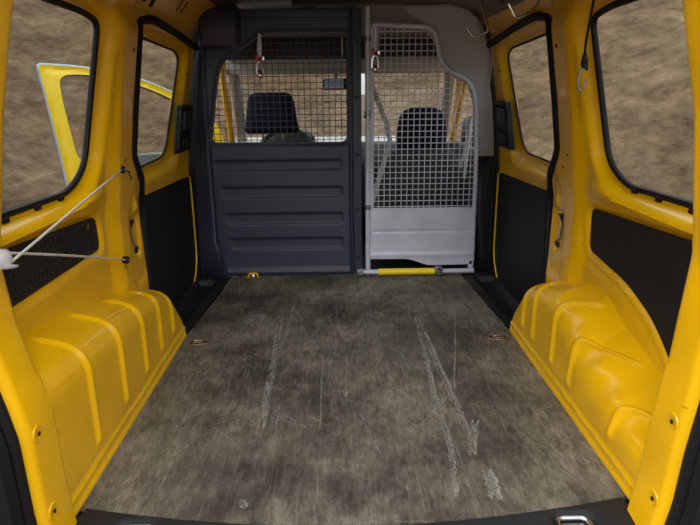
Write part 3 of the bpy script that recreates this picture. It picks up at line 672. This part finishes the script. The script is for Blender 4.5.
hc = empty('hook_cord', (.605, 1.62, .90), 'black cord with a dark wire hook hanging before the right window', 'cord')
bm = bmesh.new(); tube(bm, [(0.565, 1.45, 1.18), (0.595, 1.56, 1.04), (0.603, 1.60, .965), (0.603, 1.60, .915)], .0034, 8); obj('cord', bm, RUB, hc)
bm = bmesh.new(); tube(bm, [(0.603, 1.60, .937), (0.604, 1.60, .915), (0.603, 1.60, .900)], [.005, .009, .007], 10); tube(bm, [(0.610, 1.60, .925), (0.611, 1.60, .895)], .004, 8); obj('crimp', bm, RUB, hc)
bm = bmesh.new(); tube(bm, fillet([(0.598, 1.60, .905), (0.591, 1.60, .862), (0.596, 1.60, .845), (0.608, 1.60, .845), (0.612, 1.60, .875)], .01, 6, closed=False), .0028, 8); obj('wire_hook', bm, DSTEEL, hc)

# ------------------------------------------------------------------ lashing rings
def lashing(c, label, sx=1, my=STEEL, tilt=0):
    o = empty('lashing_ring', c, label, 'ring', 'floor lashing rings'); x, y, z = c
    bm = bmesh.new(); tube(bm, [(x+.034*math.cos(a), y+.021*math.sin(a), z+.002) for a in np.linspace(0, 2*math.pi, 30)[:-1]], .0032, 8, closed=True); obj('bezel', bm, my, o)
    bm = bmesh.new(); lathe(bm, (x, y, z-.001), (0, 0, 1), [(.022, 0), (.021, .0016)], 24)
    for v in bm.verts: v.co.x = x+(v.co.x-x)*1.45
    obj('cup', bm, HOLE, o)
    bm = bmesh.new(); tube(bm, fillet([(x-.020, y+.010, z+.003), (x-.016, y-.012, z+.006), (x+.016, y-.012, z+.006), (x+.020, y+.010, z+.003)], .008, 5, closed=True), .0032, 8, closed=True); obj('ring', bm, STEEL, o)
lashing((-.53, 1.965, 0), 'round lashing ring in the floor mat beside the left wheel arch', my=COPPER)
lashing((.53, 1.965, 0), 'round lashing ring in the floor mat beside the right wheel arch', my=COPPER)
def sill_ring(x, label):
    y, z = 1.022, -.010; o = empty('lashing_ring', (x, y, z), label, 'ring', 'lashing rings in the rear sill')
    bm = bmesh.new(); tube(bm, fillet([(x-.036, y-.022, z+.004), (x+.036, y-.022, z+.004), (x+.030, y+.018, z+.006), (x-.030, y+.018, z+.006)], .014, 6), .005, 10, closed=True); obj('ring', bm, STEEL, o)
    bm = bmesh.new(); box(bm, (x, y-.004, z-.003), (.026, .014, .004), .002); obj('cup', bm, DSTEEL, o)
sill_ring(.445, 'chrome lashing ring in the black rear sill, right end')
sill_ring(-.445, 'chrome lashing ring in the black rear sill, left end')
lb = empty('lashing_bracket', (-.44, 2.72, 0), 'small yellow bracket at the foot of the dark partition', 'bracket')
bm = bmesh.new(); tube(bm, fillet([(-.462, 2.715, .004), (-.458, 2.712, .024), (-.420, 2.712, .024), (-.416, 2.715, .004)], .008, 5, closed=False), .005, 8); obj('loop', bm, YEL, lb)
bm = bmesh.new(); lathe(bm, (-.44, 2.71, .008), (0, -1, 0), [(.012, 0), (.012, .004), (.006, .006)], 16); obj('bolt', bm, STEEL, lb)

# ------------------------------------------------------------------ cab
bm = bmesh.new(); box(bm, (0, 3.5, -.13), (.74, .75, .02)); tag(obj('trim_9', bm, BLACK), kind='structure')
def seat(x, label, hx, tall):
    o = empty('seat', (x, 3.3, -.1), label, 'seat', None)
    bm = bmesh.new(); loft(bm, [(x, 3.44, .02, .22, .24), (x, 3.44, .05, .25, .27), (x, 3.44, .14, .25, .27), (x, 3.44, .19, .22, .24)]); obj('cushion', bm, CLOTHG, o)
    bm = bmesh.new()
    if tall: loft(bm, [(x-.01, 3.20, .10, .22, .05), (x-.01, 3.195, .16, .245, .07), (x, 3.19, .36, .245, .07), (x, 3.18, .46, .22, .065), (x, 3.18, .53, .17, .055), (x, 3.18, .56, .12, .045)])
    else: loft(bm, [(x, 3.20, .10, .22, .05), (x, 3.19, .16, .245, .07), (x, 3.18, .40, .24, .07), (x, 3.17, .50, .21, .06), (x, 3.17, .54, .15, .04)])
    obj('backrest', bm, CLOTHG if tall else CLOTH, o)
    bm = bmesh.new()
    if tall: loft(bm, [(x, 3.19, .50, .115, .035), (x, 3.18, .55, .128, .05), (x, 3.175, .64, .130, .055), (x, 3.175, .71, .118, .05), (x, 3.175, .745, .095, .04), (x, 3.175, .76, .06, .02)], p=3)
    else: loft(bm, [(x, 3.19, .640, .130, .03), (x, 3.185, .655, .140, .045), (x, 3.18, .70, .132, .05), (x, 3.18, .80, .118, .045), (x, 3.18, .83, .105, .035), (x, 3.18, .842, .08, .015)], p=4)
    hr = obj('headrest', bm, CLOTH, o)
    for dx in (-.05, .05):
        bm = bmesh.new(); cyl(bm, (x+dx, 3.185, .56), (0, 0, 1), .006, .16); obj('headrest_rod', bm, STEEL, hr)
seat(-.37, 'dark cloth driver seat with a tapered headrest behind the partition mesh', .13, False)
seat(.405, 'dark navy passenger seat seen through the grey mesh gate', .13, True)
sw = empty('steering_wheel', (-.34, 3.68, .46), 'black steering wheel behind the driver seat headrest', 'steering wheel')
tl = Matrix.Rotation(math.radians(-22), 3, 'X'); c0 = Vector((-.34, 3.68, .46))
bm = bmesh.new(); tube(bm, [c0+tl@Vector((.178*math.cos(a), 0, .178*math.sin(a))) for a in np.linspace(0, 2*math.pi, 41)[:-1]], .014, 10, closed=True); obj('rim', bm, BLACK, sw)
bm = bmesh.new(); box(bm, c0, (.07, .025, .05), .015, None)
obj('hub', bm, BLACK, sw)
bm = bmesh.new()
for a in (.1, math.pi-.1, -math.pi/2): tube(bm, [c0, c0+tl@Vector((.175*math.cos(a), 0, .175*math.sin(a)))], .012, 8)
obj('spoke', bm, BLACK, sw)
db = empty('dashboard', (0, 4.0, 0), 'grey dashboard with instrument hood in front of both seats', 'dashboard')
bm = bmesh.new(); prism(bm, [(-.70, y, z) for y, z in fillet([(3.95, -.10), (3.78, .10), (3.78, .40), (3.88, .52), (4.05, .545), (4.45, .50), (4.45, -.10)], .04)], (1.40, 0, 0)); obj('body', bm, BLACK, db)
bm = bmesh.new(); prism(bm, [(-.70, y, z) for y, z in ((3.90, .532), (4.05, .553), (4.46, .508), (4.46, .50), (4.05, .54), (3.90, .52))], (1.40, 0, 0)); obj('top_pad', bm, LGREY, db)  # sky reflection on the dashboard top is put into its pale grey
bm = bmesh.new(); loft(bm, [(-.34, 3.93, .50, .17, .08), (-.34, 3.93, .57, .16, .075), (-.34, 3.93, .60, .12, .06)]); obj('instrument_hood', bm, BLACK, db)
# windscreen header, visors, mirror
bm = bmesh.new(); box(bm, (0, 3.50, .985), (.66, .03, .048), .012); tag(obj('trim_10', bm, LGREY), kind='structure')
bm = bmesh.new(); box(bm, (0, 3.16, 1.135), (.66, .38, .012), .004); tag(obj('trim_11', bm, HEADL), kind='structure')
for x, lab in ((-.33, 'black sun visor folded up above the driver seat'), (.33, 'black sun visor folded up above the passenger seat')):
    o = empty('sun_visor', (x, 3.42, 1.10), lab, 'sun visor', 'sun visors'); bm = bmesh.new(); box(bm, (x, 3.42, 1.075), (.329, .012, .062), .006); obj('flap', bm, BLACK, o)
mr = empty('rear_view_mirror', (-.03, 3.55, .88), 'small dark rear view mirror behind the partition mesh', 'mirror')
bm = bmesh.new(); box(bm, (-.035, 3.55, .883), (.075, .018, .032), .010); obj('housing', bm, BLACK, mr)
bm = bmesh.new(); tube(bm, [(-.035, 3.56, .90), (-.035, 3.57, .99)], .006, 8); obj('arm', bm, BLACK, mr)
bm = bmesh.new(); box(bm, (-.035, 3.531, .883), (.068, .002, .026)); obj('mirror_glass', bm, mat('mirror_glass', (.05, .05, .06), .05, metal=1), mr)
# windscreen pillars
for s, nm in ((-1, 'trim_12'), (1, 'trim_13')):
    bm = bmesh.new(); tube(bm, [(s*.60, 3.46, 1.04), (s*.612, 3.56, .93), (s*.63, 3.75, .75), (s*.655, 4.0, .52)], [.035, .032, .032, .036], 12, flat=.55, axis=(1, 0, 0)); tag(obj(nm, bm, LGREY), kind='structure')
    bm = bmesh.new(); tube(bm, [(s*.62, 3.30, 1.06), (s*.665, 3.50, .93), (s*.690, 3.72, .74), (s*.71, 3.95, .50)], .020, 10); tag(obj('trim_%d' % (14 if s < 0 else 15), bm, YEL), kind='structure')
    bm = bmesh.new(); tube(bm, [(s*.60, 2.80, 1.10), (s*.62, 3.30, 1.07)], .03, 10); tag(obj('trim_%d' % (16 if s < 0 else 17), bm, YEL), kind='structure')
bm = bmesh.new(); prism(bm, [(-.62, 3.52, 1.0), (.62, 3.52, 1.0), (.68, 4.25, .53), (-.68, 4.25, .53)], (0, .003, .004)); tag(obj('window_5', bm, GLASS, None, False), kind='structure')
# closed front door on the right, its dark lining and yellow frame
fd = empty('door_3', (.72, 3.4, 0), kind='structure')
bm = bmesh.new(); box(bm, (.735, 3.4, .19), (.03, .62, .34), .02); obj('door_lining', bm, BLACK, fd)
bm = bmesh.new(); tube(bm, fillet([(.70, 2.86, .48), (.655, 2.86, 1.0), (.66, 3.28, .98), (.705, 3.98, .50)], .05, 6, closed=False), .018, 8); obj('window_frame', bm, YEL, fd)
bm = bmesh.new(); tube(bm, [(.60, 3.0, .42), (.635, 3.05, .70), (.60, 3.1, .46)], .008, 8); obj('grab_handle', bm, LGREY, fd)
sb = empty('seat_belt', (.13, 3.0, .1), 'grey seat belt strap stretched behind the gate mesh', 'seat belt')
bm = bmesh.new(); tube(bm, [(.125, 2.80, .33), (.215, 2.86, .62), (.20, 2.9, .70), (.13, 2.95, .88)], .012, 8, flat=.2, axis=(1, 0, 0)); obj('webbing', bm, LGREY, sb)
# dark mirror outside the right window
om = empty('wing_mirror', (.83, 4.0, .45), 'black wing mirror outside the right front window', 'mirror')
bm = bmesh.new(); loft(bm, [(.86, 3.95, .47, .07, .04), (.86, 3.95, .50, .09, .06), (.86, 3.95, .64, .085, .055), (.86, 3.95, .68, .06, .03)]); obj('housing', bm, BLACK, om)
# front end of the van body outside the windscreen
bm = bmesh.new(); prism(bm, [(-.72, y, z) for y, z in fillet([(4.5, .44), (4.9, .36), (5.25, .15), (5.3, -.3), (4.5, -.3)], .08)], (1.44, 0, 0)); tag(obj('bonnet', bm, YEL), 'yellow front bonnet of the van outside the windscreen', 'bonnet')

# ------------------------------------------------------------------ open front door seen through the left windows
th = math.radians(62); H0 = Vector((-.78, 3.95, 0)); DD = Vector((-math.sin(th), -math.cos(th), 0)); DN = Vector((DD.y, -DD.x, 0))
def dp(d, z, off=0): return tuple(H0+DD*d+DN*off+Vector((0, 0, z)))
cdoor = empty('front_door', tuple(H0+Vector((0, 0, -.3))), 'open yellow front door standing out beside the van, seen through the left windows', 'door')
OUT = fillet([(0, -.30), (.90, -.30), (.93, .35), (1.0, 1.0), (.75, .985), (.48, .925), (.30, .85), (.05, .69), (0, .55)], [.05, .08, .3, .02, .2, .2, .2, .1, .02])
INN = fillet([(.10, .50), (.865, .47), (.905, .80), (.91, .945), (.75, .950), (.48, .888), (.31, .815), (.12, .68)], [.03, .05, .1, .06, .1, .1, .1, .05])
dO, dI = sdpoly(OUT), sdpoly(INN)
sheet('door_shell', YEL2, (-.02, 1.04, -.34, 1.04), .016, lambda u, v: np.maximum(dO(u, v), -dI(u, v)),
      lambda u, v: np.array(H0)[None, :]+np.outer(u, np.array(DD))+np.outer(.012*np.exp(-((dO(u, v)+.02)/.012)**2), np.array(DN))+np.stack([0*u, 0*u, v], -1), tuple(DN*-.045), cdoor)
bm = bmesh.new(); tube(bm, [dp(p[0], p[1], .004) for p in OUT], .011, 8, closed=True); obj('halo_strip', bm, mat('blue_grey_halo', (.30, .38, .50), .4), cdoor)  # blue-grey rim paints the bright halo along the door outline
bm = bmesh.new(); tube(bm, [dp(p[0], p[1], .002) for p in INN], .008, 8, closed=True); obj('window_seal', bm, DSTEEL, cdoor)
bm = bmesh.new(); prism(bm, [dp(p[0], p[1], -.02) for p in INN], tuple(DN*.003)); obj('glass', bm, clear('door_glass', (.97, .97, .97), .02), cdoor, False)
bm = bmesh.new(); prism(bm, [dp(*p, -.046) for p in ((.03, -.25), (.80, -.25), (.82, .485), (.03, .495))], tuple(DN*-.03)); obj('door_lining', bm, mat('grey_lining', (.16, .17, .19), .5), cdoor, False)

mb = empty('pale_chink_board', (.21, 6.2, .2), 'invented pale board on a stake, standing in for the pale chink beside the gate post', 'board')  # made-up board; its pale colour stands in for an unidentified bright sliver
bm = bmesh.new(); box(bm, (.212, 6.0, .915), (.032, .008, .115), .003); obj('board', bm, WHITE, mb)
bm = bmesh.new(); box(bm, (.212, 6.015, .35), (.010, .008, .62)); obj('stake', bm, DSTEEL, mb)
